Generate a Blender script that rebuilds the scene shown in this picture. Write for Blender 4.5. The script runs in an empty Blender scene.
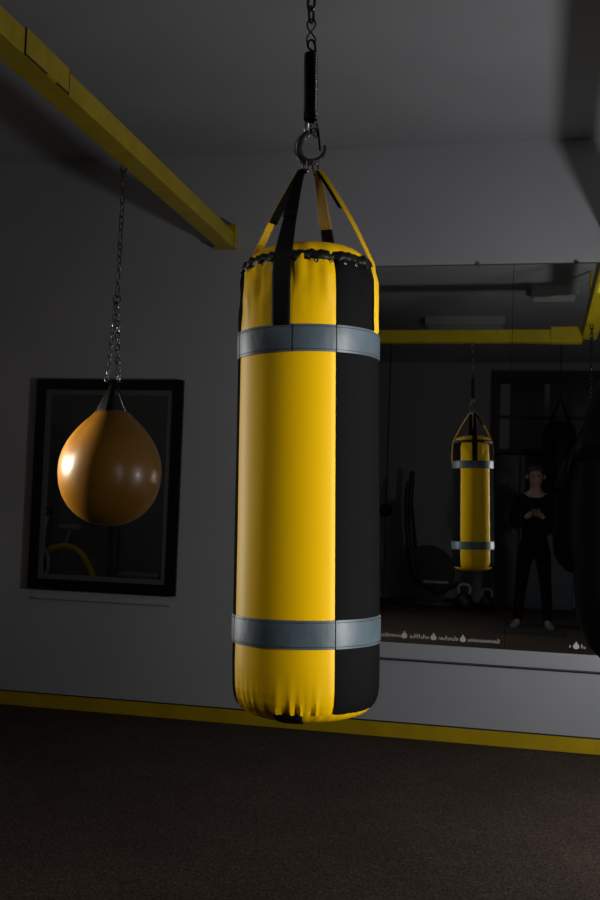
import bpy, bmesh, math, random
from mathutils import Vector, Matrix, noise
random.seed(7)
PI = math.pi
COL = bpy.context.scene.collection
SC = bpy.context.scene

# ---------------------------------------------------------------- materials
def mat(name, col, rough=0.5, metal=0.0, bump=None, var=None, spec=0.5, coat=0.0, stretch=None):
    m = bpy.data.materials.new(name); m.use_nodes = True
    nt = m.node_tree; b = nt.nodes['Principled BSDF']
    b.inputs['Base Color'].default_value = (*col, 1)
    b.inputs['Roughness'].default_value = rough
    b.inputs['Metallic'].default_value = metal
    b.inputs['Specular IOR Level'].default_value = spec
    if coat:
        b.inputs['Coat Weight'].default_value = coat
        b.inputs['Coat Roughness'].default_value = 0.15
    tc = nt.nodes.new('ShaderNodeTexCoord')
    src = tc.outputs['Object']
    if stretch:
        mp = nt.nodes.new('ShaderNodeMapping'); mp.inputs['Scale'].default_value = stretch
        nt.links.new(src, mp.inputs['Vector']); src = mp.outputs['Vector']
    if var:      # (scale, amount, detail): mottled base colour
        n = nt.nodes.new('ShaderNodeTexNoise'); n.inputs['Scale'].default_value = var[0]
        n.inputs['Detail'].default_value = var[2] if len(var) > 2 else 3
        nt.links.new(src, n.inputs['Vector'])
        r = nt.nodes.new('ShaderNodeValToRGB')
        a = var[1]
        r.color_ramp.elements[0].position = 0.3; r.color_ramp.elements[1].position = 0.7
        r.color_ramp.elements[0].color = (*[c * (1 - a) for c in col], 1)
        r.color_ramp.elements[1].color = (*[min(1, c * (1 + a)) for c in col], 1)
        nt.links.new(n.outputs['Fac'], r.inputs['Fac'])
        nt.links.new(r.outputs['Color'], b.inputs['Base Color'])
    if bump:     # (scale, strength, distance)
        n = nt.nodes.new('ShaderNodeTexNoise'); n.inputs['Scale'].default_value = bump[0]
        n.inputs['Detail'].default_value = 4
        nt.links.new(src, n.inputs['Vector'])
        bp = nt.nodes.new('ShaderNodeBump'); bp.inputs['Strength'].default_value = bump[1]
        bp.inputs['Distance'].default_value = bump[2]
        nt.links.new(n.outputs['Fac'], bp.inputs['Height'])
        nt.links.new(bp.outputs['Normal'], b.inputs['Normal'])
    return m

M = dict(
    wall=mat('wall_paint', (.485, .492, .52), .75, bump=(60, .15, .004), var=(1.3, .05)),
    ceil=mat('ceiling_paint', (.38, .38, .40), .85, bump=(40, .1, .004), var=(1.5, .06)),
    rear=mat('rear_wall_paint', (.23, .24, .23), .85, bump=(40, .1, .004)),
    base=mat('yellow_baseboard_paint', (.60, .40, .002), .5, bump=(30, .2, .002), var=(6, .12)),
    shadow=mat('shadow_line_grey', (.10, .10, .10), .8),
    dark=mat('dark_edge', (.02, .02, .018), .7),
    beam=mat('yellow_beam_paint', (.44, .315, .002), .42, bump=(25, .25, .002), var=(9, .14)),
    yellow=mat('yellow_vinyl', (.86, .505, .0006), .42, bump=(14, .12, .006), spec=.12),
    yellow_s=mat('yellow_strap_vinyl', (.80, .48, .006), .5, bump=(60, .1, .002), spec=.3),
    tan=mat('tan_strap_lining', (.42, .25, .06), .6),
    black=mat('black_vinyl', (.008, .008, .0085), .68, bump=(18, .15, .005), spec=.02),
    strap=mat('black_strap', (.005, .005, .0055), .6, bump=(90, .2, .002), spec=.10),
    band=mat('blue_grey_leather', (.070, .098, .122), .45, bump=(45, .25, .004), var=(14, .14), spec=.45),
    stitch=mat('dark_stitching', (.012, .015, .02), .7),
    lace=mat('black_lacing', (.004, .004, .004), .5, spec=.3),
    steel=mat('bright_steel', (.55, .56, .58), .25, 1.0),
    dsteel=mat('dull_steel', (.16, .16, .165), .42, 1.0, var=(30, .3)),
    spring=mat('black_spring_steel', (.010, .010, .011), .3, .3),
    orange=mat('orange_rubber', (.165, .072, .004), .36, bump=(35, .12, .003), var=(5, .18), spec=.35, coat=.06),
    mirror=mat('mirror_glass', (.78, .80, .79), .015, 1.0),
    frame=mat('black_mirror_frame', (.004, .004, .004), .4, spec=.4),
    slip=mat('dull_silver_slip', (.17, .17, .17), .5, .35),
    print=mat('pale_etched_print', (.75, .75, .70), .8),
    ledge=mat('white_ledge_paint', (.485, .492, .52), .55, bump=(30, .1, .002)),
    leather=mat('black_glossy_leather', (.006, .006, .0065), .5, bump=(9, .3, .01), spec=.06),
    locker=mat('dark_blue_metal', (.010, .016, .035), .45),
    blackm=mat('black_machine_plastic', (.004, .004, .004), .5),
    grey=mat('pale_grey_plastic', (.32, .32, .32), .5),
    rack=mat('grey_rack_steel', (.25, .25, .26), .4, .4),
    machine_y=mat('yellow_machine_paint', (.55, .36, .02), .4),
    lamp=mat('white_fixture', (.62, .63, .62), .5),
    skin=mat('skin', (.22, .13, .09), .55),
    hair=mat('dark_hair', (.012, .009, .007), .6),
    jacket=mat('black_jacket_cloth', (.003, .003, .0034), .9, bump=(50, .3, .004), spec=.05),
    trousers=mat('black_trouser_cloth', (.003, .003, .0034), .9, bump=(50, .3, .004), spec=.05),
    shoe=mat('grey_shoe', (.10, .10, .10), .6),
    shade_sheet=mat('dark_shade_sheet', (.012, .012, .012), .8, bump=(80, .3, .002)),
    pane=mat('dark_window_glass', (.02, .022, .022), .15),
    blind=mat('grey_blind', (.20, .20, .20), .7),
)
M['black'].node_tree.nodes['Principled BSDF'].inputs['IOR'].default_value = 1.12
# brown speckled carpet
def carpet():
    m = bpy.data.materials.new('brown_speckled_carpet'); m.use_nodes = True
    nt = m.node_tree; b = nt.nodes['Principled BSDF']
    b.inputs['Roughness'].default_value = .95; b.inputs['Specular IOR Level'].default_value = .1
    tc = nt.nodes.new('ShaderNodeTexCoord')
    n = nt.nodes.new('ShaderNodeTexNoise'); n.inputs['Scale'].default_value = 130; n.inputs['Detail'].default_value = 6
    n.inputs['Roughness'].default_value = .75
    n2 = nt.nodes.new('ShaderNodeTexNoise'); n2.inputs['Scale'].default_value = 2.2; n2.inputs['Detail'].default_value = 3
    for k in (n, n2): nt.links.new(tc.outputs['Object'], k.inputs['Vector'])
    r = nt.nodes.new('ShaderNodeValToRGB'); e = r.color_ramp.elements
    e[0].position = .34; e[0].color = (.014, .0095, .007, 1)
    e[1].position = .68; e[1].color = (.20, .140, .105, 1)
    k = e.new(.5); k.color = (.066, .048, .038, 1)
    nt.links.new(n.outputs['Fac'], r.inputs['Fac'])
    mx = nt.nodes.new('ShaderNodeMixRGB'); mx.blend_type = 'MULTIPLY'; mx.inputs['Fac'].default_value = .5
    nt.links.new(r.outputs['Color'], mx.inputs['Color1']); nt.links.new(n2.outputs['Fac'], mx.inputs['Color2'])
    nt.links.new(mx.outputs['Color'], b.inputs['Base Color'])
    bp = nt.nodes.new('ShaderNodeBump'); bp.inputs['Strength'].default_value = .35; bp.inputs['Distance'].default_value = .003
    nt.links.new(n.outputs['Fac'], bp.inputs['Height']); nt.links.new(bp.outputs['Normal'], b.inputs['Normal'])
    return m
M['floor'] = carpet()

# ---------------------------------------------------------------- helpers
def obj(name, bm, m, parent=None, smooth=True, loc=None):
    me = bpy.data.meshes.new(name)
    bmesh.ops.recalc_face_normals(bm, faces=bm.faces)
    bm.to_mesh(me); bm.free()
    if smooth:
        for p in me.polygons: p.use_smooth = True
        try: me.set_sharp_from_angle(angle=math.radians(38))
        except Exception: pass
    o = bpy.data.objects.new(name, me); COL.objects.link(o)
    me.materials.append(m)
    if parent is not None: o.parent = parent
    if loc is not None: o.location = loc
    return o
def tag(o, label, cat, group=None, kind=None):
    o['label'] = label; o['category'] = cat
    if group: o['group'] = group
    if kind: o['kind'] = kind
    return o
def thing(name, label, cat, loc=(0, 0, 0), rot=(0, 0, 0), group=None):
    o = bpy.data.objects.new(name, None); COL.objects.link(o)
    o.empty_display_size = .05
    o.location = loc; o.rotation_euler = rot
    return tag(o, label, cat, group)
def struct(name, bm, m, label, cat, parent=None, smooth=False):
    o = obj(name, bm, m, parent, smooth); o['kind'] = 'structure'
    if parent is None: o['label'] = label; o['category'] = cat
    return o
def box(bm, x0, x1, y0, y1, z0, z1, bev=0.0):
    vs = [bm.verts.new((x, y, z)) for x in (x0, x1) for y in (y0, y1) for z in (z0, z1)]
    f = [(0, 1, 3, 2), (4, 6, 7, 5), (0, 4, 5, 1), (2, 3, 7, 6), (0, 2, 6, 4), (1, 5, 7, 3)]
    fs = [bm.faces.new([vs[i] for i in q]) for q in f]
    if bev:
        es = set(e for q in fs for e in q.edges)
        bmesh.ops.bevel(bm, geom=list(es), offset=bev, segments=2, profile=.6, affect='EDGES')
def bx(*a, bev=0.0):
    bm = bmesh.new(); box(bm, *a, bev=bev); return bm
def tube(bm, pts, rad, seg=10, closed=False, caps=True):
    pts = [Vector(p) for p in pts]; n = len(pts)
    rads = rad if isinstance(rad, (list, tuple)) else [rad] * n
    rings = []; prev = None
    for i, p in enumerate(pts):
        if closed: t = pts[(i + 1) % n] - pts[i - 1]
        else: t = pts[min(i + 1, n - 1)] - pts[max(i - 1, 0)]
        t.normalize()
        if prev is None:
            u = t.cross(Vector((0, 0, 1)))
            if u.length < .1: u = t.cross(Vector((0, 1, 0)))
        else: u = prev - t * prev.dot(t)
        u.normalize(); prev = u; v = t.cross(u)
        rings.append([bm.verts.new(p + (u * math.cos(2 * PI * k / seg) + v * math.sin(2 * PI * k / seg)) * rads[i]) for k in range(seg)])
    for i in range(n if closed else n - 1):
        a, b = rings[i], rings[(i + 1) % n]
        for k in range(seg):
            bm.faces.new((a[k], a[(k + 1) % seg], b[(k + 1) % seg], b[k]))
    if caps and not closed:
        bm.faces.new(rings[0]); bm.faces.new(rings[-1])
def tb(*a, **k):
    bm = bmesh.new(); tube(bm, *a, **k); return bm
def smoothpath(pts, n=8):
    pts = [Vector(p) for p in pts]; out = []
    for i in range(len(pts) - 1):
        p0 = pts[max(i - 1, 0)]; p1 = pts[i]; p2 = pts[i + 1]; p3 = pts[min(i + 2, len(pts) - 1)]
        for k in range(n):
            t = k / n
            out.append(.5 * ((2 * p1) + (p2 - p0) * t + (2 * p0 - 5 * p1 + 4 * p2 - p3) * t * t + (3 * p1 - p0 - 3 * p2 + p3) * t ** 3))
    out.append(pts[-1]); return out
def interp(prof, z):
    """prof = [(z, r)] ascending in z; smooth monotone lookup"""
    if z <= prof[0][0]: return prof[0][1]
    for (a, ra), (b, rb) in zip(prof, prof[1:]):
        if z <= b:
            t = (z - a) / (b - a); return ra + (rb - ra) * t
    return prof[-1][1]
def lathe(bm, prof, seg=48, c=(0, 0, 0), fn=None):
    """prof = [(r, z)] ; r may be 0 at the ends"""
    rings = []
    for r, z in prof:
        if r < 1e-5: rings.append([bm.verts.new((c[0], c[1], c[2] + z))])
        else:
            ring = []
            for k in range(seg):
                a = 2 * PI * k / seg
                rr = r + (fn(a, z) if fn else 0)
                ring.append(bm.verts.new((c[0] + rr * math.cos(a), c[1] + rr * math.sin(a), c[2] + z)))
            rings.append(ring)
    for a, b in zip(rings, rings[1:]):
        for k in range(seg):
            if len(a) == 1 and len(b) > 1: bm.faces.new((a[0], b[k], b[(k + 1) % seg]))
            elif len(b) == 1 and len(a) > 1: bm.faces.new((a[k], a[(k + 1) % seg], b[0]))
            elif len(a) > 1: bm.faces.new((a[k], a[(k + 1) % seg], b[(k + 1) % seg], b[k]))
    for r in (rings[0], rings[-1]):
        if len(r) > 1: bm.faces.new(r)
def ring_link(bm, c, ax_u, ax_v, ru, rv, wire, seg=20, ws=8):
    """oval link: centre, two unit axes, the two radii, wire radius"""
    c, ax_u, ax_v = Vector(c), Vector(ax_u), Vector(ax_v)
    pts = []
    for k in range(seg):
        a = 2 * PI * k / seg
        ca, sa = math.cos(a), math.sin(a)
        s = lambda w: math.copysign(abs(w) ** .8, w)
        pts.append(c + ax_u * (ru * s(ca)) + ax_v * (rv * s(sa)))
    tube(bm, pts, wire, ws, closed=True)
def chain(bm, a, b, link=.032, width=.0095, wire=.0032, twist=.4):
    a, b = Vector(a), Vector(b); d = b - a; L = d.length; d.normalize()
    u = d.cross(Vector((0, 1, .01))).normalized(); v = d.cross(u)
    pitch = link - 2.2 * wire
    n = max(1, round(L / pitch)); pitch = L / n
    for i in range(n):
        ang = (PI / 2) * (i % 2) + twist + random.uniform(-.15, .15)
        w = u * math.cos(ang) + v * math.sin(ang)
        ring_link(bm, a + d * (pitch * (i + .5)), d, w, pitch / 2 + 1.1 * wire, width, wire, 16, 6)
def grid_strip(bm, rows):
    """rows: list of equally long lists of points -> quads"""
    R = [[bm.verts.new(p) for p in r] for r in rows]
    for a, b in zip(R, R[1:]):
        for k in range(len(a) - 1): bm.faces.new((a[k], a[k + 1], b[k + 1], b[k]))
    return R
def solid(o, t, off=-1):
    s = o.modifiers.new('thickness', 'SOLIDIFY'); s.thickness = t; s.offset = off; return o

# ---------------------------------------------------------------- the room
XL, XR, YB, H = -7.7, 3.2, -8.8, 3.30
struct('floor', bx(XL - .1, XR + .1, YB - .1, .1, -.12, -.018), M['floor'], 'dark brown speckled carpet floor of the gym', 'floor')
struct('ceiling', bx(XL - .1, XR + .1, YB - .1, .1, H, H + .1), M['ceil'], 'plain dim grey painted ceiling over the room', 'ceiling')
struct('wall_back', bx(XL - .1, XR + .1, 0, .12, -.02, H), M['wall'], 'light grey painted wall that carries the mirrors', 'wall')
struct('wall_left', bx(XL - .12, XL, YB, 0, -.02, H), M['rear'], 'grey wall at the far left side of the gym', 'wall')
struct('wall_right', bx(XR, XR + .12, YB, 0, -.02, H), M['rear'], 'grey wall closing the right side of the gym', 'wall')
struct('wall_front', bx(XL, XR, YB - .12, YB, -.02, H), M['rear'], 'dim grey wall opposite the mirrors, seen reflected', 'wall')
bb = struct('baseboard_back', bx(XL, XR, -.014, 0, -.018, .062), M['base'], 'yellow painted baseboard along the mirrored wall', 'baseboard')
struct('baseboard_shadow_strip', bx(XL, XR, -.016, 0, .062, .0665), M['dark'], '', '', bb)  # dark strip drawn for the shadow gap on top of the baseboard
# painted batten under the wall mirrors
tr = struct('trim_1', bx(-1.30, 1.9, -.026, 0, .416, .500, bev=.002), M['ledge'], 'grey painted batten board running beneath the large wall mirror', 'trim')
struct('trim_shadow_strip', bx(-1.30, 1.9, -.022, 0, .409, .416), M['shadow'], '', '', tr)  # grey strip painted in for the shadow below the batten

# rear window over the lockers
w = struct('window_1', bx(-.66, 1.50, YB, YB + .02, 2.06, 3.16), M['pane'], 'dark unlit window high on the wall above the blue lockers', 'window')
bm = bmesh.new()
for x0, x1 in ((-.68, -.60), (.34, .40), (1.44, 1.52)): box(bm, x0, x1, YB, YB + .06, 2.04, 3.18)
for z0, z1 in ((2.04, 2.10), (2.52, 2.56), (3.10, 3.18)): box(bm, -.68, 1.52, YB, YB + .055, z0, z1)
struct('window_frame', bm, M['dark'], '', '', w)
bm = bmesh.new()
for x0, x1, z0 in ((-.56, -.43, 2.1), (.03, .10, 2.45), (.70, .80, 2.3)): box(bm, x0, x1, YB + .02, YB + .03, z0, 3.0)
struct('window_blind', bm, M['blind'], '', '', w)

# ---------------------------------------------------------------- beams
BZ0, BZ1 = 2.73, 2.85
def beam(label, x0, x1, y0, y1, plates, group='yellow steel beams of the bag frame', BZ0=2.73, BZ1=2.85):
    cx, cy = (x0 + x1) / 2, (y0 + y1) / 2
    t = thing('steel_beam', label, 'beam', (cx, cy, BZ0), group=group)
    bm = bx(x0 - cx, x1 - cx, y0 - cy, y1 - cy, 0, BZ1 - BZ0, bev=.006)
    obj('box_section', bm, M['beam'], t, smooth=False)
    for p in plates:
        obj('end_plate', bx(p[0] - cx, p[1] - cx, p[2] - cy, p[3] - cy, p[4] - BZ0, p[5] - BZ0, bev=.003), M['beam'], t, smooth=False)
    return t
lb = beam('yellow steel beam crossing the upper left, teardrop bag hanging from it', -1.851, -1.745, -3.345, -.012, [(-1.868, -1.736, -.060, -.004, 2.727, 2.862)], BZ1=2.818)
lb.rotation_euler = (0, 0, .0168)
bp = obj('lap_plate', bx(.053, .057, -.985, -.645, .006, .094), M['beam'], lb, smooth=False)
bm = bmesh.new(); box(bm, .053, .058, -.989, -.985, -.002, .094); box(bm, .053, .058, -.645, -.641, -.002, .094); box(bm, .053, .058, -.98, -.82, .0, .004); box(bm, .053, .058, -.74, -.65, .0, .004)
obj('plate_gap', bm, M['dark'], bp, smooth=False)
beam('yellow steel beam above the wall mirror at right, black bag hanging from it', .32, .44, -3.345, -.012, [(.31, .45, -.014, 0, 2.72, 2.865)])
cb = beam('yellow steel crossbeam that carries the yellow and black heavy bag', -1.744, .318, -3.345, -3.225, [(.06, .318, -3.352, -3.218, 2.690, 2.822), (-1.744, -1.68, -3.352, -3.218, 2.690, 2.822)], BZ0=2.695, BZ1=2.80)
for o in [o for o in COL.objects if o.name.startswith('steel_beam')]:
    if abs(o.location.y + 3.285) > .1:
        zt = H - BZ0
        bm = bmesh.new(); tube(bm, [(0, -1.55, BZ1 - BZ0 - .005), (0, -1.55, zt)], .012, 10); obj('ceiling_rod', bm, M['beam'], o)

# ---------------------------------------------------------------- heavy bag
PX, PY, PZ = -.598, -3.285, 2.695          # where the chain meets the crossbeam
TILT = (0, -.0268, 0)
def hang(name, label, cat, zbase=0):
    # an empty on the hanging line, turned by the slight swing; children built relative to the crossbeam point
    t = thing(name, label, cat, (PX, PY, PZ), TILT); return t
fl = Vector((.57, -2.51, 0)).normalized(); rl = Vector((-fl.y, fl.x, 0))    # towards the camera side / to its right
def dirv(az):
    a = math.radians(az); return fl * math.cos(a) + rl * math.sin(a)
def P(az, r, z): return dirv(az) * r + Vector((0, 0, z - PZ))
prof = [(.762, .163), (.770, .169), (.785, .1755), (.81, .1795), (.86, .1805), (.95, .1795), (1.3, .1770), (1.60, .1745), (1.68, .1745),
        (1.74, .1735), (1.785, .1720), (1.805, .1690), (1.820, .1640), (1.834, .1570)]
def wr(az, z):
    """wrinkles of the filled vinyl skin"""
    s = 0
    if z < .88:
        k = (1 - (z - .762) / .118) ** 1.3
        g = 1.0 if -68 < az < 8 else .35
        s += k * k * g * (.0042 * math.sin(math.radians(az) * 41 + 3 * math.sin(az * .13)) + .009 * noise.noise(Vector((az * .28, z * 9, 6))))
    if z > 1.67:
        k = ((z - 1.67) / .15) ** 1.1
        s += k * (  .0085 * noise.noise(Vector((az * .075, z * 11, 3))) + .004 * noise.noise(Vector((az * .16, z * 26, 9))) + .0010 * math.sin(math.radians(az) * 29 + 1.7 * math.sin(az * .11)))
        s += .004 * noise.noise(Vector((az * .05, z * 14, 8))) * min(1, (z - 1.67) / .04)
    s += .0012 * noise.noise(Vector((az * .03, z * 3, 1)))
    return s
def R(az, z): return interp(prof, z) + wr(az, z)
bag = hang('heavy_bag', 'long yellow and black heavy punching bag with two grey bands, hanging in the middle', 'punching bag')
def panel(az0, az1):
    bm = bmesh.new(); rows = []
    zs = sorted(set([z for z, _ in prof] + [.762 + i * .0098 for i in range(13)] + [1.66 + i * .0135 for i in range(13) if 1.66 + i * .0135 < 1.834] + [1.0, 1.2, 1.4]))
    n = 48
    for z in zs:
        row = []
        for k in range(n + 1):
            az = az0 + (az1 - az0) * k / n
            e = min(k, n - k)
            row.append(P(az, R(az, z) - (.0022 if e == 0 else .0005 if e == 1 else 0), z))
        rows.append(row)
    grid_strip(bm, rows); return bm
for az, kind in ((-73, 'yellow'), (21.5, 'black'), (110, 'yellow'), (199, 'black')):
    az1 = {-73: 21.5, 21.5: 110, 110: 199, 199: 287}[az]
    o = obj(kind + '_panel', panel(az, az1), M[kind], bag); o['label'] = kind + ' vinyl side panel'
# top cap, drawn in by the lacing
capt = [(.1555, 1.835), (.151, 1.846), (.141, 1.858), (.125, 1.870), (.100, 1.879), (.070, 1.884), (.035, 1.882), (0, 1.880)]
def fcap(a, z):
    k = max(0, 1 - (z - 1.835) / .05)
    return k * (.0045 * math.sin(a * 23 + 2 * math.sin(a * 3)) + .004 * noise.noise(Vector((math.cos(a) * 3, math.sin(a) * 3, z * 6)))) + .004 * noise.noise(Vector((math.cos(a) * 2, math.sin(a) * 2, z * 20)))
bm = bmesh.new(); lathe(bm, [(r, z - PZ) for r, z in capt], 120, fn=lambda a, z: fcap(a, z + PZ))
obj('top_cap', bm, M['yellow'], bag)
# bottom cap with its black piece
capb = [(.1615, .764), (.155, .755), (.140, .745), (.115, .737), (.07, .731), (0, .729)]
def fcb(a, z): return .0018 * math.sin(a * 31) * (1 if z > .74 else .3)
bm = bmesh.new(); lathe(bm, [(r, z - PZ) for r, z in capb], 120, fn=lambda a, z: fcb(a, z + PZ))
bc = obj('bottom_cap', bm, M['yellow'], bag)
bm = bmesh.new(); rows = []
for r, z in [(.1635, .763), (.1565, .754), (.1413, .7435), (.116, .7355), (.07, .7295)]:
    rows.append([P(az, r + .001, z) for az in [-27 + i * 3 for i in range(9)]])
grid_strip(bm, rows); o = obj('bottom_patch', bm, M['black'], bc); solid(o, .0012, 1); o['label'] = 'black piece let into the yellow bottom'
# zig-zag lacing round the shoulder
bm = bmesh.new(); rows = [[], [], []]
n = 240
for k in range(n + 1):
    az = 360 * k / n
    j = noise.noise(Vector((az * .22, 0, 5))) * .0045 + .0014 * math.sin(math.radians(az) * 40)
    j2 = noise.noise(Vector((az * .25, 4, 5))) * .0045 + .0014 * math.sin(math.radians(az) * 40 + 1)
    rr = R(az, 1.826)
    rows[0].append(P(az, rr + .0030, 1.8205 + j)); rows[1].append(P(az, rr + .0012, 1.8305 + (j + j2) / 2)); rows[2].append(P(az, rr - .0045, 1.8415 + j2))
rows = [r[:-1] + [r[0]] for r in rows]
grid_strip(bm, rows)
bmesh.ops.remove_doubles(bm, verts=bm.verts, dist=1e-5)
lc = solid(obj('shoulder_lacing', bm, M['lace'], bag), .004, 1)
bm = bmesh.new()
zz = []
for k in range(120):
    az = 3 * k; up = k % 2
    zz.append(P(az, R(az, 1.826) + (.003 if not up else -.007), 1.820 if not up else 1.841))
tube(bm, zz, .0022, 6, closed=True)
obj('lace_cord', bm, M['lace'], lc)
for az in range(6, 366, 12):
    bm = bmesh.new()
    c = P(az, R(az, 1.815) + .0015, 1.816)
    u = dirv(az + 90); v = Vector((0, 0, 1))
    ring_link(bm, c, u, v, .0036, .0036, .0012, 10, 5)
    obj('eyelet', bm, M['dsteel'], lc)
# the two grey bands
def band(z0, z1, seams):
    bm = bmesh.new(); n = 144; prf = [(.0, z0), (.0022, z0), (.0028, z0 + .004), (.0031, (z0 + z1) / 2), (.0028, z1 - .004), (.0022, z1), (0, z1)]
    rows = []
    for dr, z in prf:
        rows.append([P(360 * k / n, interp(prof, z) + dr + .0006 * noise.noise(Vector((k * .2, z * 20, 2))), z) for k in range(n)])
    Rr = [[bm.verts.new(p) for p in r] for r in rows]
    for a, b in zip(Rr, Rr[1:]):
        for k in range(n): bm.faces.new((a[k], a[(k + 1) % n], b[(k + 1) % n], b[k]))
    b = obj('grey_band', bm, M['band'], bag)
    bm = bmesh.new()
    for z in (z0 + .0055, z1 - .0055):
        for k in range(0, 240):
            az = 1.5 * k
            tube(bm, [P(az, interp(prof, z) + .0030, z), P(az + 1.05, interp(prof, z) + .0030, z)], .0007, 5)
    for az in seams:
        tube(bm, [P(az, interp(prof, z) + .0028, z) for z in (z0, (z0 + z1) / 2, z1)], .0013, 6)
    obj('band_stitching', bm, M['stitch'], b)
    return b
band(1.601, 1.665, (21.5, -12, 112, 200, 289))
band(.914, .980, (21.5, 112, 200, 289))
# four hanging straps
RINGZ = 2.080
def strap(az, m, fold_m, fold_z, w_b=.045, w_t=.017, lean=0, name='strap'):
    pts = []
    for z in (1.657, 1.662, 1.669, 1.70, 1.74, 1.77, 1.79, 1.815):
        pts.append((R(az, z) * .5 + interp(prof, z) * .5 + (.0040 if z > 1.668 else .0010), z, w_b))
    r0, z0 = .167, 1.836
    pts.append((r0, z0, w_b))
    for k in range(1, 13):
        t = k / 12; w = w_b + (w_t - w_b) * t ** .9
        pts.append((r0 + (.016 - r0) * t + .006 * math.sin(PI * t), z0 + (RINGZ - z0) * t, w))
    pts += [(.009, RINGZ + .006, w_t), (.004, RINGZ - .004, w_t)]
    def rib(sel, off, ws, curl):
        bm = bmesh.new(); rows = []
        for i in sel:
            r, z, w = pts[i]
            d, s = dirv(az), dirv(az + 90)
            row = []
            for q in range(7):
                x = (q / 6 - .5) * w * ws
                # follow the round of the bag low down, twist towards the ring above
                tt = max(0, (z - 1.83) / .25); th = lean * tt
                sh = rl * ((-.014 if az in (-22, 248) else .015) * min(1, max(0, (z - 1.84) / .23)))
                row.append(sh + P(0, 0, z) + d * (r + off - (x * x) / (2 * .17) * (1 - tt) - abs(x) * curl) + (s * math.cos(th) + d * math.sin(th)) * x)
            rows.append(row)
        grid_strip(bm, rows); return bm
    o = solid(obj(name, rib(range(len(pts)), 0, 1, 0), m, bag), .0025, 0)
    sel = [i for i, p in enumerate(pts) if p[1] > fold_z and i < len(pts) - 2]
    f = solid(obj('strap_fold', rib(sel, -.0045 if az in (68, 158, 248) else .0045, 1.5 if az == 68 else 1.15, .05), fold_m, o), .0025, 0)
    return o
s1 = strap(-22, M['strap'], M['strap'], 1.93, w_b=.047); s1['label'] = 'black strap on the yellow front'
s2 = strap(68, M['yellow_s'], M['strap'], 1.965, w_b=.033, lean=.5); s2['label'] = 'yellow strap on the black side'
s3 = strap(158, M['strap'], M['tan'], 1.955, w_b=.045, lean=-.2); s3['label'] = 'black strap with tan lining behind'
s4 = strap(248, M['yellow_s'], M['strap'], 1.955, w_b=.036, lean=.4); s4['label'] = 'yellow strap on the left with black upper end'

# hardware above the bag --------------------------------------------------
def U(u, z, d=0): return rl * u + fl * d + Vector((0, 0, z - PZ))     # u to the right, d to the camera side
hook = hang('snap_hook', 'dull steel snap hook holding the straps of the yellow and black bag', 'hook')
pth = smoothpath([U(.018, 2.190), U(.008, 2.188), U(-.010, 2.178), U(-.024, 2.162), U(-.030, 2.142), U(-.026, 2.122), U(-.010, 2.108), U(.010, 2.108), U(.027, 2.118), U(.036, 2.136), U(.036, 2.148)], 6)
rad = [.0042 + .0062 * math.sin(PI * min(1, i / (len(pth) - 1) * 1.12)) for i in range(len(pth))]
obj('hook_body', tb(pth, rad, 12), M['dsteel'], hook)
obj('spring_gate', tb([U(.019, 2.192), U(.022, 2.168), U(.025, 2.136)], .0028, 8), M['spring'], hook)
bm = bmesh.new(); ring_link(bm, U(.006, 2.192), (0, 0, 1), fl, .013, .009, .0032)
obj('hook_eye', bm, M['steel'], hook)
bm = bmesh.new()
for u in (-.014, .006): pass
ring_link(bm, U(-.012, 2.094), (0, 0, 1), rl * .5 + fl * .86, .016, .011, .003)
t = hang('strap_ring', 'small steel ring on the snap hook, left one of two', 'ring'); obj('ring_wire', bm, M['steel'], t); t['group'] = 'strap rings on the snap hook'
bm = bmesh.new(); ring_link(bm, U(.014, 2.094), (0, 0, 1), rl * .6 - fl * .8, .016, .011, .003)
t = hang('strap_ring', 'small steel ring on the snap hook, right one of two', 'ring'); obj('ring_wire', bm, M['steel'], t); t['group'] = 'strap rings on the snap hook'
# spring
spr = hang('coil_spring', 'black steel coil spring above the snap hook of the heavy bag', 'spring')
pts = []; turns = 27; z0, z1 = 2.213, 2.385
for k in range(turns * 14 + 1):
    a = 2 * PI * k / 14
    pts.append(Vector((.0145 * math.cos(a), .0145 * math.sin(a), z0 + (z1 - z0) * k / (turns * 14) - PZ)))
obj('coil', tb(pts, .0034, 6), M['spring'], spr)
bm = bmesh.new(); tube(bm, smoothpath([U(.012, 2.383), U(.006, 2.392), U(-.007, 2.402), U(-.006, 2.418), U(.004, 2.421), U(.010, 2.408), U(.011, 2.392)], 5), .003, 8)
obj('end_loop', bm, M['spring'], spr)
bm = bmesh.new(); tube(bm, smoothpath([U(-.012, 2.215), U(-.008, 2.206), U(0, 2.199), U(.008, 2.203), U(.011, 2.213)], 5), .003, 8)
obj('end_loop', bm, M['spring'], spr)
for u, nm in ((-.008, 'left'), (.013, 'right')):
    bm = bmesh.new(); ring_link(bm, U(u, 2.190), (0, 0, 1), fl * .8 + rl * (.6 if u < 0 else -.6), .019, .009, .0034)
    t = hang('shackle', 'bright steel shackle under the black coil spring, %s one of two' % nm, 'shackle'); t['group'] = 'shackles under the spring'
    obj('shackle_wire', bm, M['steel'], t)
sl = hang('s_hook', 'thin steel double loop link between spring and chain', 'hook')
bm = bmesh.new()
tube(bm, smoothpath([U(-.009, 2.412), U(-.011, 2.424), U(-.006, 2.436), U(.002, 2.446), U(.010, 2.458), U(.011, 2.468), U(.004, 2.476), U(-.006, 2.472), U(-.010, 2.462), U(-.006, 2.448), U(.004, 2.436), U(.011, 2.424), U(.009, 2.411)], 5), .0022, 8)
obj('double_loop', bm, M['dsteel'], sl)
ch = hang('steel_chain', 'short dark steel chain from the crossbeam down to the black spring', 'chain')
bm = bmesh.new(); chain(bm, U(0, 2.672), U(0, 2.470), .040, .0105, .0038)
obj('chain_links', bm, M['dsteel'], ch)
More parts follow.
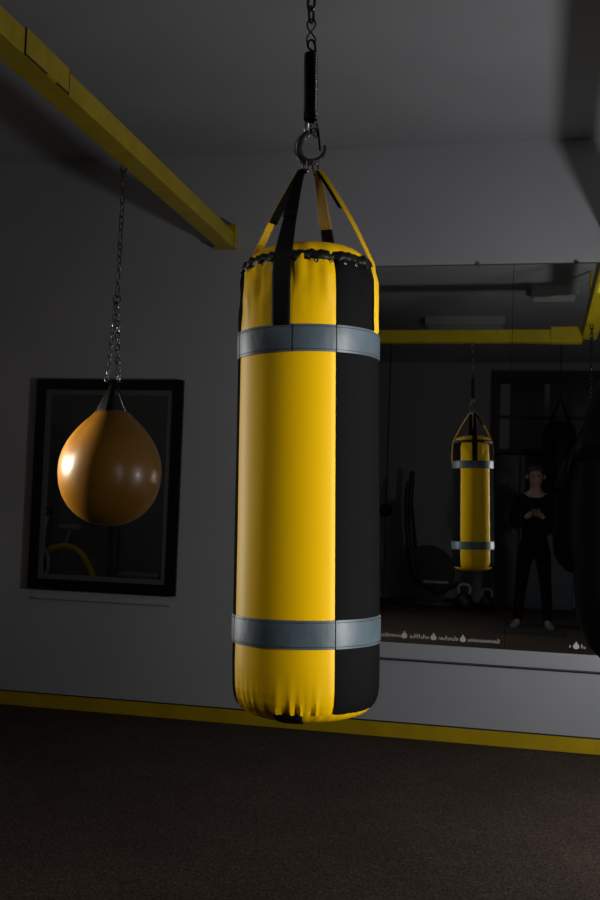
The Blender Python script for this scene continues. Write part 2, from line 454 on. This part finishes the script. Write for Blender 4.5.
bm = bmesh.new(); ring_link(bm, U(0, 2.682), (0, 0, 1), rl, .020, .012, .004)
obj('beam_ring', bm, M['dsteel'], ch)

# ---------------------------------------------------------------- teardrop bag
BX, BY = -1.860, -1.49
tp = [(0, 1.121), (.05, 1.1245), (.10, 1.137), (.15, 1.164), (.19, 1.20), (.22, 1.245), (.238, 1.295), (.245, 1.35), (.242, 1.40), (.229, 1.447),
      (.205, 1.493), (.172, 1.537), (.135, 1.576), (.102, 1.604), (.080, 1.620), (.068, 1.629), (.060, 1.631), (.0, 1.628)]
tp = [(q[0] * .925 if q[0] > .09 else q[0], q[1]) for q in tp]
sp = []
for (ra, za), (rb, zb) in zip(tp, tp[1:]):
    sp.append((ra, za - 1.36)); sp.append(((ra + rb) / 2 * 1.004 if ra else rb * .55, (za + zb) / 2 - 1.36 if ra else za + (zb - za) * .22 - 1.36))
sp.append((tp[-1][0], tp[-1][1] - 1.36))
td = thing('teardrop_bag', 'glossy orange teardrop punching bag hanging in front of the black framed mirror', 'punching bag', (BX, BY, 1.36))
def ftd(a, z):
    # folds pulled in near the neck
    if z < 0: return 0
    k = max(0, min(1, z / .2)) * max(0, min(1, (.27 - z) / .12))
    d = math.atan2(math.sin(a - math.radians(238)), math.cos(a - math.radians(238)))
    return -.016 * k * math.exp(-(d / .30) ** 2) + .002 * k * math.sin(4 * a)
bm = bmesh.new(); lathe(bm, sp, 96, fn=ftd)
body = obj('rubber_body', bm, M['orange'], td)
for a in (250, 10, 130):
    bm = bmesh.new()
    c = Vector((.066 * math.cos(math.radians(a)), .066 * math.sin(math.radians(a)), .2655))
    n = Vector((math.cos(math.radians(a)), math.sin(math.radians(a)), .6)).normalized()
    ring_link(bm, c + n * .004, n.cross(Vector((0, 0, 1))).normalized(), n.cross(n.cross(Vector((0, 0, 1)))).normalized(), .006, .006, .002, 12, 6)
    obj('eyelet', bm, M['dark'], body)
for az in (250, 10, 130):        # three black webbing straps drawn together above the neck
    a = math.radians(az); d = Vector((math.cos(a), math.sin(a), 0)); s = Vector((-math.sin(a), math.cos(a), 0))
    bm = bmesh.new(); rows = []
    for k in range(9):
        t = k / 8; z = .258 + t * .145; r = .062 * (1 - t) + .010; w = .050 * (1 - t) + .014
        rows.append([d * r + s * (w * (q / 4 - .5)) + Vector((0, 0, z)) for q in range(5)])
    grid_strip(bm, rows); solid(obj('webbing_strap', bm, M['strap'], td), .003)
for az in (215, 345):
    a = math.radians(az)
    bm = tb([(.083 * math.cos(a), .083 * math.sin(a), .252), (.055 * math.cos(a), .055 * math.sin(a), .30), (.012 * math.cos(a), .012 * math.sin(a), .395)], .0026, 6)
    obj('neck_cord', bm, M['rack'], td)
tc = thing('hanging_chain', 'long thin steel chain from the left beam to the orange teardrop bag', 'chain', (BX, BY, BZ0))
bm = bmesh.new(); chain(bm, (.004, 0, -.012), (-.002, 0, -.585), .036, .0100, .0030)
ct = obj('single_chain', bm, M['dsteel'], tc)
bm = bmesh.new(); ring_link(bm, (.002, 0, -.006), (0, 0, 1), (1, 0, 0), .016, .014, .004); obj('beam_ring', bm, M['dsteel'], tc)
bm = bmesh.new(); ring_link(bm, (-.002, 0, -.600), (0, 0, 1), (.9, .4, 0), .019, .016, .0038); obj('joining_ring', bm, M['dsteel'], tc)
for p in ((-.030, -.012, -.965), (.030, -.018, -.965), (.006, .028, -.965)):
    bm = bmesh.new(); chain(bm, (-.002 + p[0] * .1, p[1] * .2, -.612), p, .034, .0095, .0030, twist=random.uniform(0, 1.2))
    obj('chain_strand', bm, M['steel'] if p[1] < 0 else M['dsteel'], tc)
bm = bmesh.new(); ring_link(bm, (0, 0, -.966), (1, 0, 0), (0, 1, 0), .034, .026, .0035); obj('lower_ring', bm, M['spring'], tc)

# ---------------------------------------------------------------- small framed mirror
x0, x1, z0, z1 = -2.992, -2.055, .685, 1.950
fm = thing('framed_mirror', 'rectangular mirror in a black frame behind the orange teardrop bag', 'mirror', ((x0 + x1) / 2, -.004, z0))
cx = (x0 + x1) / 2
def ringframe(bm, a0, a1, b0, b1, w, ya, yb):
    """rectangular ring, outer a0..a1 x b0..b1, member width w"""
    box(bm, a0, a1, ya, yb, b1 - w, b1); box(bm, a0, a1, ya, yb, b0, b0 + w)
    box(bm, a0, a0 + w, ya, yb, b0 + w, b1 - w); box(bm, a1 - w, a1, ya, yb, b0 + w, b1 - w)
hw, hh = (x1 - x0) / 2, z1 - z0
bm = bmesh.new(); ringframe(bm, -hw, hw, 0, hh, .062, -.022, 0); obj('frame', bm, M['frame'], fm, smooth=False)
bm = bmesh.new(); ringframe(bm, -hw + .062, hw - .062, .062, hh - .062, .030, -.017, 0); obj('silver_slip', bm, M['slip'], fm, smooth=False)
obj('mirror_glass', bx(-hw + .085, hw - .085, -.015, -.004, .085, hh - .085), M['mirror'], fm, smooth=False)
o = obj('shadow_line_strip', bx(-hw + .04, hw - .02, -.012, .003, -.058, -.049), M['wall'], fm, smooth=False)  # thin strip added to give the shadow line below the frame

# ---------------------------------------------------------------- large wall mirror panels
def mirror_panel(label, xa, xb, ang=0.0):
    t = thing('wall_mirror', label, 'mirror', ((xa + xb) / 2, -.002, .502), (0, 0, ang), group='large mirror panels on the grey wall')
    w = (xb - xa) / 2 - .0012
    obj('mirror_glass', bx(-w, w, -.010, -.003, 0, 2.103), M['mirror'], t, smooth=False)
    obj('edge_strip', bx(-w - .001, w + .001, -.003, .0015, -.0015, 2.105), M['dark'], t, smooth=False)
    return t, w
ma, wa = mirror_panel('wall mirror panel directly right of the heavy bag, with pale lettering low down', -1.170, -.168)
mb, wb = mirror_panel('wall mirror panel right of the vertical seam, reflecting the standing person', -.168, .834)
mc, wc = mirror_panel('wall mirror panel at the far right behind the black bag', .834, 1.836)
def clip(t, x, z, m):
    bm = bmesh.new(); box(bm, x - .009, x + .009, -.016, .001, z - .006, z + .012, bev=.003)
    lathe(bm, [(.004, 0), (.004, .002), (0, .003)], 10, (x, -.017, z)); obj('mirror_clip', bm, m, t)
clip(ma, -.359 + .669, 2.103, M['steel']); clip(ma, -.36, 2.103, M['steel']); clip(mb, .169 - .333, 2.103, M['dsteel']); clip(mc, 0, 2.103, M['steel'])
# pale decal row: round emblem, then a scribbled word, repeating
def decal(t, cxp, x_from, x_to, emblems):
    bm = bmesh.new()
    y = -.0108; zc = .039
    for ex in emblems:
        e = ex - cxp
        pts = []
        for k in range(20):
            a = 2 * PI * k / 20
            r = .0165 * (1 + .05 * math.cos(3 * (a - PI / 2)))
            pts.append(bm.verts.new((e + r * math.cos(a), y, zc + .95 * r * math.sin(a))))
        bm.faces.new(pts)
        box(bm, e - .004, e + .004, y - .0002, y, zc + .012, zc + .024)
    x = x_from
    while x < x_to:
        if min([abs(x - e) for e in emblems] + [9]) > .026:
            h = random.choice((.013, .016, .016, .024)); k = random.random(); q = x - cxp
            z = zc - .010
            tube(bm, [(q, y, z), (q + .001, y, z + h)], .0017, 4)
            if k < .4: tube(bm, [(q + .001, y, z + h * .9), (q + .006, y, z + h * .5), (q + .001, y, z + .002)], .0016, 4)
            elif k < .7: tube(bm, [(q, y, z + h * .5), (q + .007, y, z + h * .7), (q + .008, y, z)], .0016, 4)
            else: tube(bm, [(q, y, z), (q + .007, y, z + .001), (q + .008, y, z + h * .8)], .0016, 4)
        x += .0122
    return obj('mirror_lettering', bm, M['print'], t, smooth=False)
decal(ma, -.669, -1.12, -.195, [-1.029, -.871, -.713, -.552, -.392])
decal(mb, .333, .172, .25, [.206])

# ---------------------------------------------------------------- black heavy bags
def black_bag(label, x, y, ztop_beam, zt, zb, r, pear=False):
    t = thing('heavy_bag', label, 'punching bag', (x, y, zb))
    h = zt - zb
    if pear: pr = [(0, 0), (r * .35, .006), (r * .62, .03), (r * .84, .085), (r * .96, .16), (r, .26), (r * .99, h * .5), (r * .955, h * .72), (r * .90, h * .82), (r * .78, h * .92), (r * .55, h * .975), (0, h)]
    else: pr = [(0, 0), (r * .6, .006), (r * .86, .03), (r * .97, .07), (r, .12), (r, h * .5), (r * .99, h - .16), (r * .93, h - .08), (r * .75, h - .03), (r * .4, h - .004), (0, h)]
    bm = bmesh.new(); lathe(bm, pr, 64, fn=lambda a, z: .006 * noise.noise(Vector((math.cos(a) * 2.5, math.sin(a) * 2.5, z * 3))))
    obj('leather_body', bm, M['leather'], t)
    bm = bmesh.new(); lathe(bm, [(r * .95, h * .66), (r * .972 + .003, h * .665), (r * .962 + .003, h * .705), (r * .94, h * .71)], 48); obj('reinforcing_band', bm, M['black'], t)
    for k in range(4):
        a = PI / 4 + k * PI / 2
        d = Vector((math.cos(a), math.sin(a), 0)); s = Vector((-math.sin(a), math.cos(a), 0))
        bm = bmesh.new()
        rows = [[d * q[0] + s * w + Vector((0, 0, q[1])) for w in (-q[2], 0, q[2])] for q in ((r * .97, h - .16, .02), (r * .86, h - .05, .02), (r * .4, h + .14, .015), (.012, h + .28, .008))]
        grid_strip(bm, rows); solid(obj('strap', bm, M['strap'], t), .003)
    c = thing('steel_chain', 'steel chain above the ' + label.split(',')[0], 'chain', (x, y, ztop_beam))
    bm = bmesh.new(); chain(bm, (0, 0, -.002), (0, 0, zt + .262 - ztop_beam), .045, .012, .004); obj('chain_links', bm, M['spring'], c)
    return t
black_bag('large black leather heavy bag at the right edge, in front of the wall mirror', .366, -2.60, BZ0, 1.72, .775, .262, pear=True)
black_bag('slim black heavy bag hanging behind the photographer, seen in the mirror', .215, -7.2, H, 2.36, 1.0, .20)

# ---------------------------------------------------------------- ceiling fixtures
def fixture(label, x0, x1, y0, y1):
    t = thing('ceiling_light', label, 'ceiling light', ((x0 + x1) / 2, (y0 + y1) / 2, H - .085), group='unlit ceiling lights seen in the mirror')
    w, d = (x1 - x0) / 2, (y1 - y0) / 2
    bm = bmesh.new(); ringframe2 = [(-w, w, -d, -d + .02), (-w, w, d - .02, d), (-w, -w + .02, -d + .02, d - .02), (w - .02, w, -d + .02, d - .02)]
    for a in ringframe2: box(bm, *a, 0, .085)
    obj('housing', bm, M['grey'], t, smooth=False)
    obj('diffuser', bx(-w + .02, w - .02, -d + .02, d - .02, .008, .016), M['lamp'], t, smooth=False)
fixture('unlit white ceiling light reflected in the mirror panel beside the heavy bag', -1.24, -.40, -5.75, -5.30)
fixture('unlit ceiling light reflected right of the mirror seam', -.12, .30, -4.15, -3.80)

# ---------------------------------------------------------------- photographer
def skin(name, chains, m, parent, sub=2, root=0):
    """chains: list of lists of (x,y,z,r); first point of a later chain may repeat an existing point"""
    verts, edges, rads = [], [], []
    def idx(p):
        for i, v in enumerate(verts):
            if (Vector(v) - Vector(p[:3])).length < 1e-4: return i
        verts.append(p[:3]); rads.append(p[3]); return len(verts) - 1
    for c in chains:
        last = None
        for p in c:
            i = idx(p)
            if last is not None and i != last: edges.append((last, i))
            last = i
    me = bpy.data.meshes.new(name); me.from_pydata(verts, edges, [])
    o = bpy.data.objects.new(name, me); COL.objects.link(o)
    s = o.modifiers.new('skin', 'SKIN'); s.use_smooth_shade = True
    for i, r in enumerate(rads):
        sv = me.skin_vertices[0].data[i]; rr = r if isinstance(r, tuple) else (r, r)
        sv.radius = rr; sv.use_root = (i == root)
    ss = o.modifiers.new('sub', 'SUBSURF'); ss.levels = sub; ss.render_levels = sub
    me.materials.append(m)
    if parent is not None: o.parent = parent
    return o
# local frame: origin on the carpet between the feet, facing +Y
person = thing('person', 'person in dark clothes standing with legs apart, holding a camera, reflected in the mirror', 'person', (-.05, -6.02, 0))
def side(s):
    leg = [(0, 0, .96, .10), (s * .095, 0, .90, .070), (s * .125, .015, .52, .058), (s * .150, -.01, .30, .05), (s * .158, 0, .09, .036), (s * .165, .07, .035, .035), (s * .175, .15, .025, .028)]
    hx = .06 if s > 0 else -.055
    arm = [(0, .0, 1.44, .075), (s * .165, 0, 1.42, .055), (s * .24, .0, 1.20, .042), (s * .20, .07, 1.10, .038), (s * .11, .135, 1.19, .028), (hx, .165, 1.235, .024)]
    return leg, arm
ll, la = side(-1); rl2, ra = side(1)
torso = [(0, 0, .96, .10), (0, 0, 1.10, .098), (0, 0, 1.28, .115), (0, .0, 1.44, .075), (0, .01, 1.53, .050), (0, .035, 1.60, .075), (0, .03, 1.68, .088), (0, .015, 1.75, .06)]
bodyc = [torso, ll, rl2, la, ra]
# fingers rooted in each palm, curled round the camera
for s, hx in ((-1, -.055), (1, .06)):
    for f in range(4):
        z = 1.262 - f * .017; L = (.9, 1, .95, .8)[f]
        bodyc.append([(hx, .165, 1.235, .024), (hx + s * .004, .176, z, .0095), (hx - s * .006, .176 + .030 * L, z, .0088), (hx - s * .022 * L, .176 + .034 * L, z - .002, .0075)])
    bodyc.append([(hx, .165, 1.235, .024), (hx - s * .006, .150, 1.262, .011), (hx - s * .020, .146, 1.274, .009), (hx - s * .034, .150, 1.276, .008)])
pb = skin('body', bodyc, M['skin'], person, 2)
skin('jacket', [[(0, 0, .84, .155), (0, 0, .95, .152), (0, 0, 1.10, .142), (0, 0, 1.28, .150), (0, 0, 1.42, .100), (0, .005, 1.49, .062)]] +
     [[(0, 0, 1.42, .100), (s * .165, 0, 1.415, .070), (s * .24, 0, 1.20, .056), (s * .20, .07, 1.10, .050), (s * .15, .108, 1.145, .042), (s * .085, .150, 1.212, .034)] for s in (-1, 1)], M['jacket'], person, 2)
skin('trousers', [[(0, 0, 1.06, .128), (0, 0, .99, .134), (0, 0, .92, .14)]] + [[(0, 0, .92, .14), (s * .095, 0, .84, .102), (s * .125, .015, .52, .072), (s * .150, -.01, .30, .062), (s * .158, 0, .085, .055), (s * .158, .0, .055, .055)] for s in (-1, 1)], M['trousers'], person, 2)
for s in (-1, 1):
    bm = bmesh.new()
    rows = []
    prof_s = [(-.065, .034, .060), (-.05, .042, .085), (0, .044, .095), (.06, .046, .075), (.12, .050, .055), (.18, .046, .046), (.215, .028, .034)]
    for yy, w, h in prof_s:
        rows.append([(s * (.158 + .16 * (yy + .06)) + w * math.cos(a), yy, max(0.0, h * .5 + h * .5 * math.sin(a))) for a in [2 * PI * k / 12 for k in range(13)]])
    R_ = grid_strip(bm, rows); bm.faces.new(R_[0][:-1]); bm.faces.new(R_[-1][:-1])
    bmesh.ops.remove_doubles(bm, verts=bm.verts, dist=1e-5)
    obj('shoe', bm, M['shoe'], person)
bm = bmesh.new(); lathe(bm, [(.085, -.03), (.098, .0), (.098, .04), (.085, .08), (.05, .105), (0, .115)], 24, (0, .012, 1.69), fn=lambda a, z: -.02 * max(0, math.sin(a)) + .003 * math.sin(9 * a))
obj('hair', bm, M['hair'], person)
bm = bmesh.new()
lathe(bm, [(0, 0), (.008, .004), (.011, .012), (.006, .026), (0, .032)], 10, (0, .120, 1.628)); obj('nose', bm, M['skin'], pb)
for s in (-1, 1):
    bm = bmesh.new(); bmesh.ops.create_uvsphere(bm, u_segments=12, v_segments=8, radius=.011, matrix=Matrix.Translation((s * .032, .108, 1.665))); obj('eye', bm, M['dark'], pb)
    bm = bmesh.new(); lathe(bm, [(0, -.03), (.012, -.02), (.016, .005), (.010, .025), (0, .03)], 10, (s * .092, .02, 1.655)); obj('ear', bm, M['skin'], pb)
obj('mouth', tb(smoothpath([(-.025, .100, 1.600), (0, .108, 1.597), (.025, .100, 1.600)], 4), .005, 6), M['tan'], pb)
# the camera in the person's hands
# held between the palms
camt = thing('camera', 'small black camera held at chest height by the standing person', 'camera', (-.045, -5.838, 1.200))
obj('camera_body', bx(-.055, .055, -.028, .022, 0, .085, bev=.006), M['blackm'], camt)
bm = bmesh.new()
for k in range(24): pass
tube(bm, [(0, .022, .040), (0, .036, .040)], .030, 24); tube(bm, [(0, .036, .040), (0, .044, .040)], .026, 24); obj('lens', bm, M['blackm'], camt)

# ---------------------------------------------------------------- gym things behind, seen only in the mirrors
tag(obj('floor_shade', bx(-.42, .30, -6.35, -5.30, 0, .012, bev=.004), M['shade_sheet']), 'dark sheet standing in for the shade under the standing person', 'mat')  # dark sheet laid on the carpet in place of the shade there
# lockers
for i in range(3):
    xa = -.62 + i * .36
    t = thing('locker', ['tall dark blue metal locker, leftmost of the row below the window', 'tall dark blue metal locker in the middle of the row below the window', 'tall dark blue metal locker, rightmost of the row below the window'][i], 'locker', (xa + .175, -8.50, 0), group='dark blue lockers below the window')
    obj('cabinet', bx(-.175, .175, -.25, .20, .0, 2.02, bev=.006), M['locker'], t, smooth=False)
    d = obj('door', bx(-.160, .160, .20, .214, .06, 1.98, bev=.003), M['locker'], t, smooth=False)
    bm = bmesh.new(); box(bm, .105, .125, .214, .235, .98, 1.12, bev=.004); obj('handle', bm, M['grey'], d)
    bm = bmesh.new()
    for k in range(5): box(bm, -.09, .09, .214, .217, 1.72 + k * .03, 1.735 + k * .03)
    obj('vent_slots', bm, M['dark'], d, smooth=False)
# double end ball
t = thing('double_end_ball', 'small black double end ball on vertical cords beside the heavy bag reflection', 'punching ball', (-1.79, -6.6, 1.21))
bm = bmesh.new(); bmesh.ops.create_uvsphere(bm, u_segments=24, v_segments=16, radius=.078); obj('ball', bm, M['leather'], t)
obj('upper_cord', tb([(0, 0, .07), (0, 0, H - 1.21)], .006, 6), M['strap'], t); obj('lower_cord', tb([(0, 0, -.07), (0, 0, -1.228)], .006, 6), M['strap'], t)
# elliptical trainer (dark silhouette left in the mirror)
t = thing('elliptical_trainer', 'black elliptical trainer with a tall upright handle, reflected beside the heavy bag', 'exercise machine', (-1.45, -8.05, 0))
bm = bmesh.new(); box(bm, -.42, .40, -.30, -.24, 0, .07, bev=.01); box(bm, -.42, .40, .24, .30, 0, .07, bev=.01); box(bm, -.34, .34, -.04, .04, .03, .10, bev=.01); box(bm, -.38, -.30, -.28, .28, .02, .08, bev=.01); box(bm, .30, .38, -.28, .28, .02, .08, bev=.01)
obj('base_frame', bm, M['blackm'], t)
bm = bmesh.new(); tube(bm, [(.02, -.09, .42), (.02, .09, .42)],   .36, 40); tube(bm, [(.02, -.10, .42), (.02, .10, .42)], .11, 24); obj('flywheel_housing', bm, M['blackm'], t)
obj('upright_column', tb([(-.16, 0, .3), (-.20, 0, .8), (-.24, 0, 1.28)], [.09, .075, .055], 12), M['blackm'], t)
bm = bmesh.new(); box(bm, -.29, -.20, -.12, .12, 1.20, 1.36, bev=.02); obj('console', bm, M['blackm'], t)
for s in (-1, 1):
    obj('moving_handle', tb(smoothpath([(-.1, s * .2, .35), (-.22, s * .22, .9), (-.25, s * .22, 1.35), (-.235, s * .2, 1.76 - (s > 0) * .15)], 5), .034, 10), M['blackm'], t)
    obj('pedal_arm', tb([(-.1, s * .2, .35), (.2, s * .2, .18), (.45, s * .2, .30)], .025, 8), M['blackm'], t)
    obj('pedal', bx(.0, .32, s * .2 - .06, s * .2 + .06, .30, .335, bev=.01), M['grey'], t)
# kettlebells in front of it
def kettlebell(label, x, y, r):
    t = thing('kettlebell', label, 'kettlebell', (x, y, 0), group='kettlebells by the trainer')
    bm = bmesh.new(); lathe(bm, [(0, 0), (r * .6, 0), (r * .9, r * .4), (r, r * .9), (r * .85, r * 1.5), (r * .5, r * 1.85), (0, r * 1.9)], 24); obj('bell', bm, M['blackm'], t)
    obj('handle', tb(smoothpath([(-r * .5, 0, r * 1.7), (-r * .62, 0, r * 2.3), (-r * .35, 0, r * 2.7), (r * .35, 0, r * 2.7), (r * .62, 0, r * 2.3), (r * .5, 0, r * 1.7)], 4), r * .14, 8), M['grey'], t)
kettlebell('black kettlebell on the floor, nearest the elliptical trainer', -.90, -7.5, .12)
kettlebell('black kettlebell on the floor, further from the elliptical trainer', -.62, -7.62, .10)
# spin bike and squat rack for the small mirror
t = thing('exercise_bike', 'exercise bike with a pale rimmed wheel, reflected low in the black framed mirror', 'exercise bike', (-6.55, -7.80, 0))
bm = bmesh.new(); ring_link(bm, (-.42, 0, .31), (1, 0, 0), (0, 0, 1), .24, .24, .028, 40, 10); wl = obj('flywheel', bm, M['grey'], t)
bm = bmesh.new(); tube(bm, [(-.42, -.02, .31), (-.42, .02, .31)], .20, 32); tube(bm, [(-.42, -.05, .31), (-.42, .05, .31)], .035, 16); obj('wheel_disc', bm, M['blackm'], wl)
bm = bmesh.new()
arc = smoothpath([(-.16, 0, .50), (.05, 0, .56), (.26, 0, .50), (.42, 0, .32), (.54, 0, .08)], 6)
tube(bm, arc, [.05] * len(arc), 10); obj('curved_rear_frame', bm, M['machine_y'], t)
obj('front_fork', tb([(-.42, .06, .31), (-.30, .04, .60), (-.22, 0, .98)], .026, 10), M['grey'], t)
bm = bmesh.new(); tube(bm, smoothpath([(-.42, .22, 1.10), (-.26, .18, 1.04), (-.22, 0, 1.0), (-.26, -.18, 1.04), (-.42, -.22, 1.10)], 5), .018, 8); obj('handlebar', bm, M['blackm'], t)
obj('seat_post', tb([(.05, 0, .5), (.12, 0, .80)], .026, 10), M['grey'], t)
bm = bmesh.new(); box(bm, -.02, .26, -.09, .09, .80, .87, bev=.03); obj('seat', bm, M['grey'], t)
bm = bmesh.new(); box(bm, -.58, -.46, -.26, .26, 0, .05, bev=.01); box(bm, .48, .60, -.26, .26, 0, .05, bev=.01); box(bm, -.5, .5, -.03, .03, .02, .07, bev=.01); obj('floor_bars', bm, M['blackm'], t)
t = thing('squat_rack', 'grey steel squat rack with crossbars, reflected at left in the black framed mirror', 'rack', (-6.55, -8.42, 0))
for x in (-.48, .48):
    for y in (-.18, .22): obj('upright', bx(x - .03, x + .03, y - .03, y + .03, 0, 2.35, bev=.004), M['rack'], t, smooth=False)
for z in (1.22, 1.38, 2.04, 2.32): obj('crossbar', bx(-.46, .46, .24, .27, z - .018, z + .018), M['rack'], t, smooth=False)
for x in (-.48, .48): obj('foot', bx(x - .035, x + .035, -.3, .34, 0, .05), M['rack'], t, smooth=False)
t = thing('weight_bench', 'low bench with a pale top, reflected low at right in the black framed mirror', 'bench', (-5.40, -7.95, 0))
bm = bmesh.new(); box(bm, -.30, .30, -.14, .14, .17, .235, bev=.02); obj('pad', bm, M['grey'], t)
for x in (-.24, .24): obj('leg', bx(x - .03, x + .03, -.12, .12, 0, .17, bev=.005), M['blackm'], t, smooth=False)

for o in COL.objects:        # the floor lies 18 mm below the datum the heights were taken from
    if o.parent is None and o.get('category') in ('locker', 'exercise machine', 'kettlebell', 'exercise bike', 'rack', 'bench', 'mat', 'person'):
        o.location.z -= .018
# ---------------------------------------------------------------- light
def look(o, d): o.rotation_euler = Vector(d).to_track_quat('-Z', 'Y').to_euler()
def area(name, loc, target, sx, sy, power, col=(1, 1, 1), spread=180):
    l = bpy.data.lights.new(name, 'AREA'); l.shape = 'RECTANGLE'; l.size = sx; l.size_y = sy
    l.energy = power; l.color = col; l.spread = math.radians(spread)
    o = bpy.data.objects.new(name, l); COL.objects.link(o); o.location = loc
    look(o, Vector(target) - Vector(loc)); return o
def point(name, loc, power, rad, col=(1, 1, 1)):
    l = bpy.data.lights.new(name, 'POINT'); l.energy = power; l.shadow_soft_size = rad; l.color = col
    o = bpy.data.objects.new(name, l); COL.objects.link(o); o.location = loc; return o
point('right_flash', (1.08, -1.72, 1.22), 50, .13, (.97, .98, 1))
area('front_key', (.30, -3.72, 1.30), (-.56, -3.285, 1.28), .16, 1.15, 2.05, (1, .98, .94), 44)
area('added_beam_light', (.38, -.80, 2.57), (.38, -.80, 2.73), .04, 1.2, .45, (1, 1, .95), 24)  # added lamp without a fixture, whitens the underside of the right beam
area('left_rim', (-1.68, -3.03, 1.30), (-.56, -3.285, 1.28), .10, 1.15, 1.3, (1, .98, .94), 60)
area('ball_rim', (-2.93, -1.74, 1.55), (-1.87, -1.49, 1.38), .10, .30, 3.8, (1, .88, .68), 34)
area('room_fill', (-2.3, -4.8, 3.22), (-1.1, -4.5, .0), .5, .5, 9, (1, .97, .94), 100)
point('far_corner_fill', (-5.6, -6.2, 3.05), 3, .1, (1, .98, .96))  # added fill lamp, lifts the rear left corner for the small mirror
W = bpy.data.worlds.new('world'); SC.world = W; W.use_nodes = True
W.node_tree.nodes['Background'].inputs['Color'].default_value = (.02, .021, .024, 1)

# ---------------------------------------------------------------- camera
F = 1040.0
cd = bpy.data.cameras.new('view'); cam = bpy.data.objects.new('view', cd); COL.objects.link(cam)
cd.sensor_fit = 'VERTICAL'; cd.sensor_height = 36.0; cd.lens = F * 36.0 / 900.0; cd.clip_start = .02
yaw, pitch, roll = math.radians(13.06), math.atan(54 / F), math.radians(2.0)
mw = Matrix.Rotation(yaw, 4, 'Z') @ Matrix.Rotation(PI / 2 + pitch, 4, 'X') @ Matrix.Rotation(roll, 4, 'Z')
mw.translation = Vector((0, -5.795, 1.247))
cam.matrix_world = mw
SC.camera = cam
SC.view_settings.view_transform = 'Standard'
SC.view_settings.look = 'None'
SC.view_settings.exposure = 0.0
SC.cycles.use_denoising = True
SC.cycles.max_bounces = 8
SC.cycles.glossy_bounces = 6
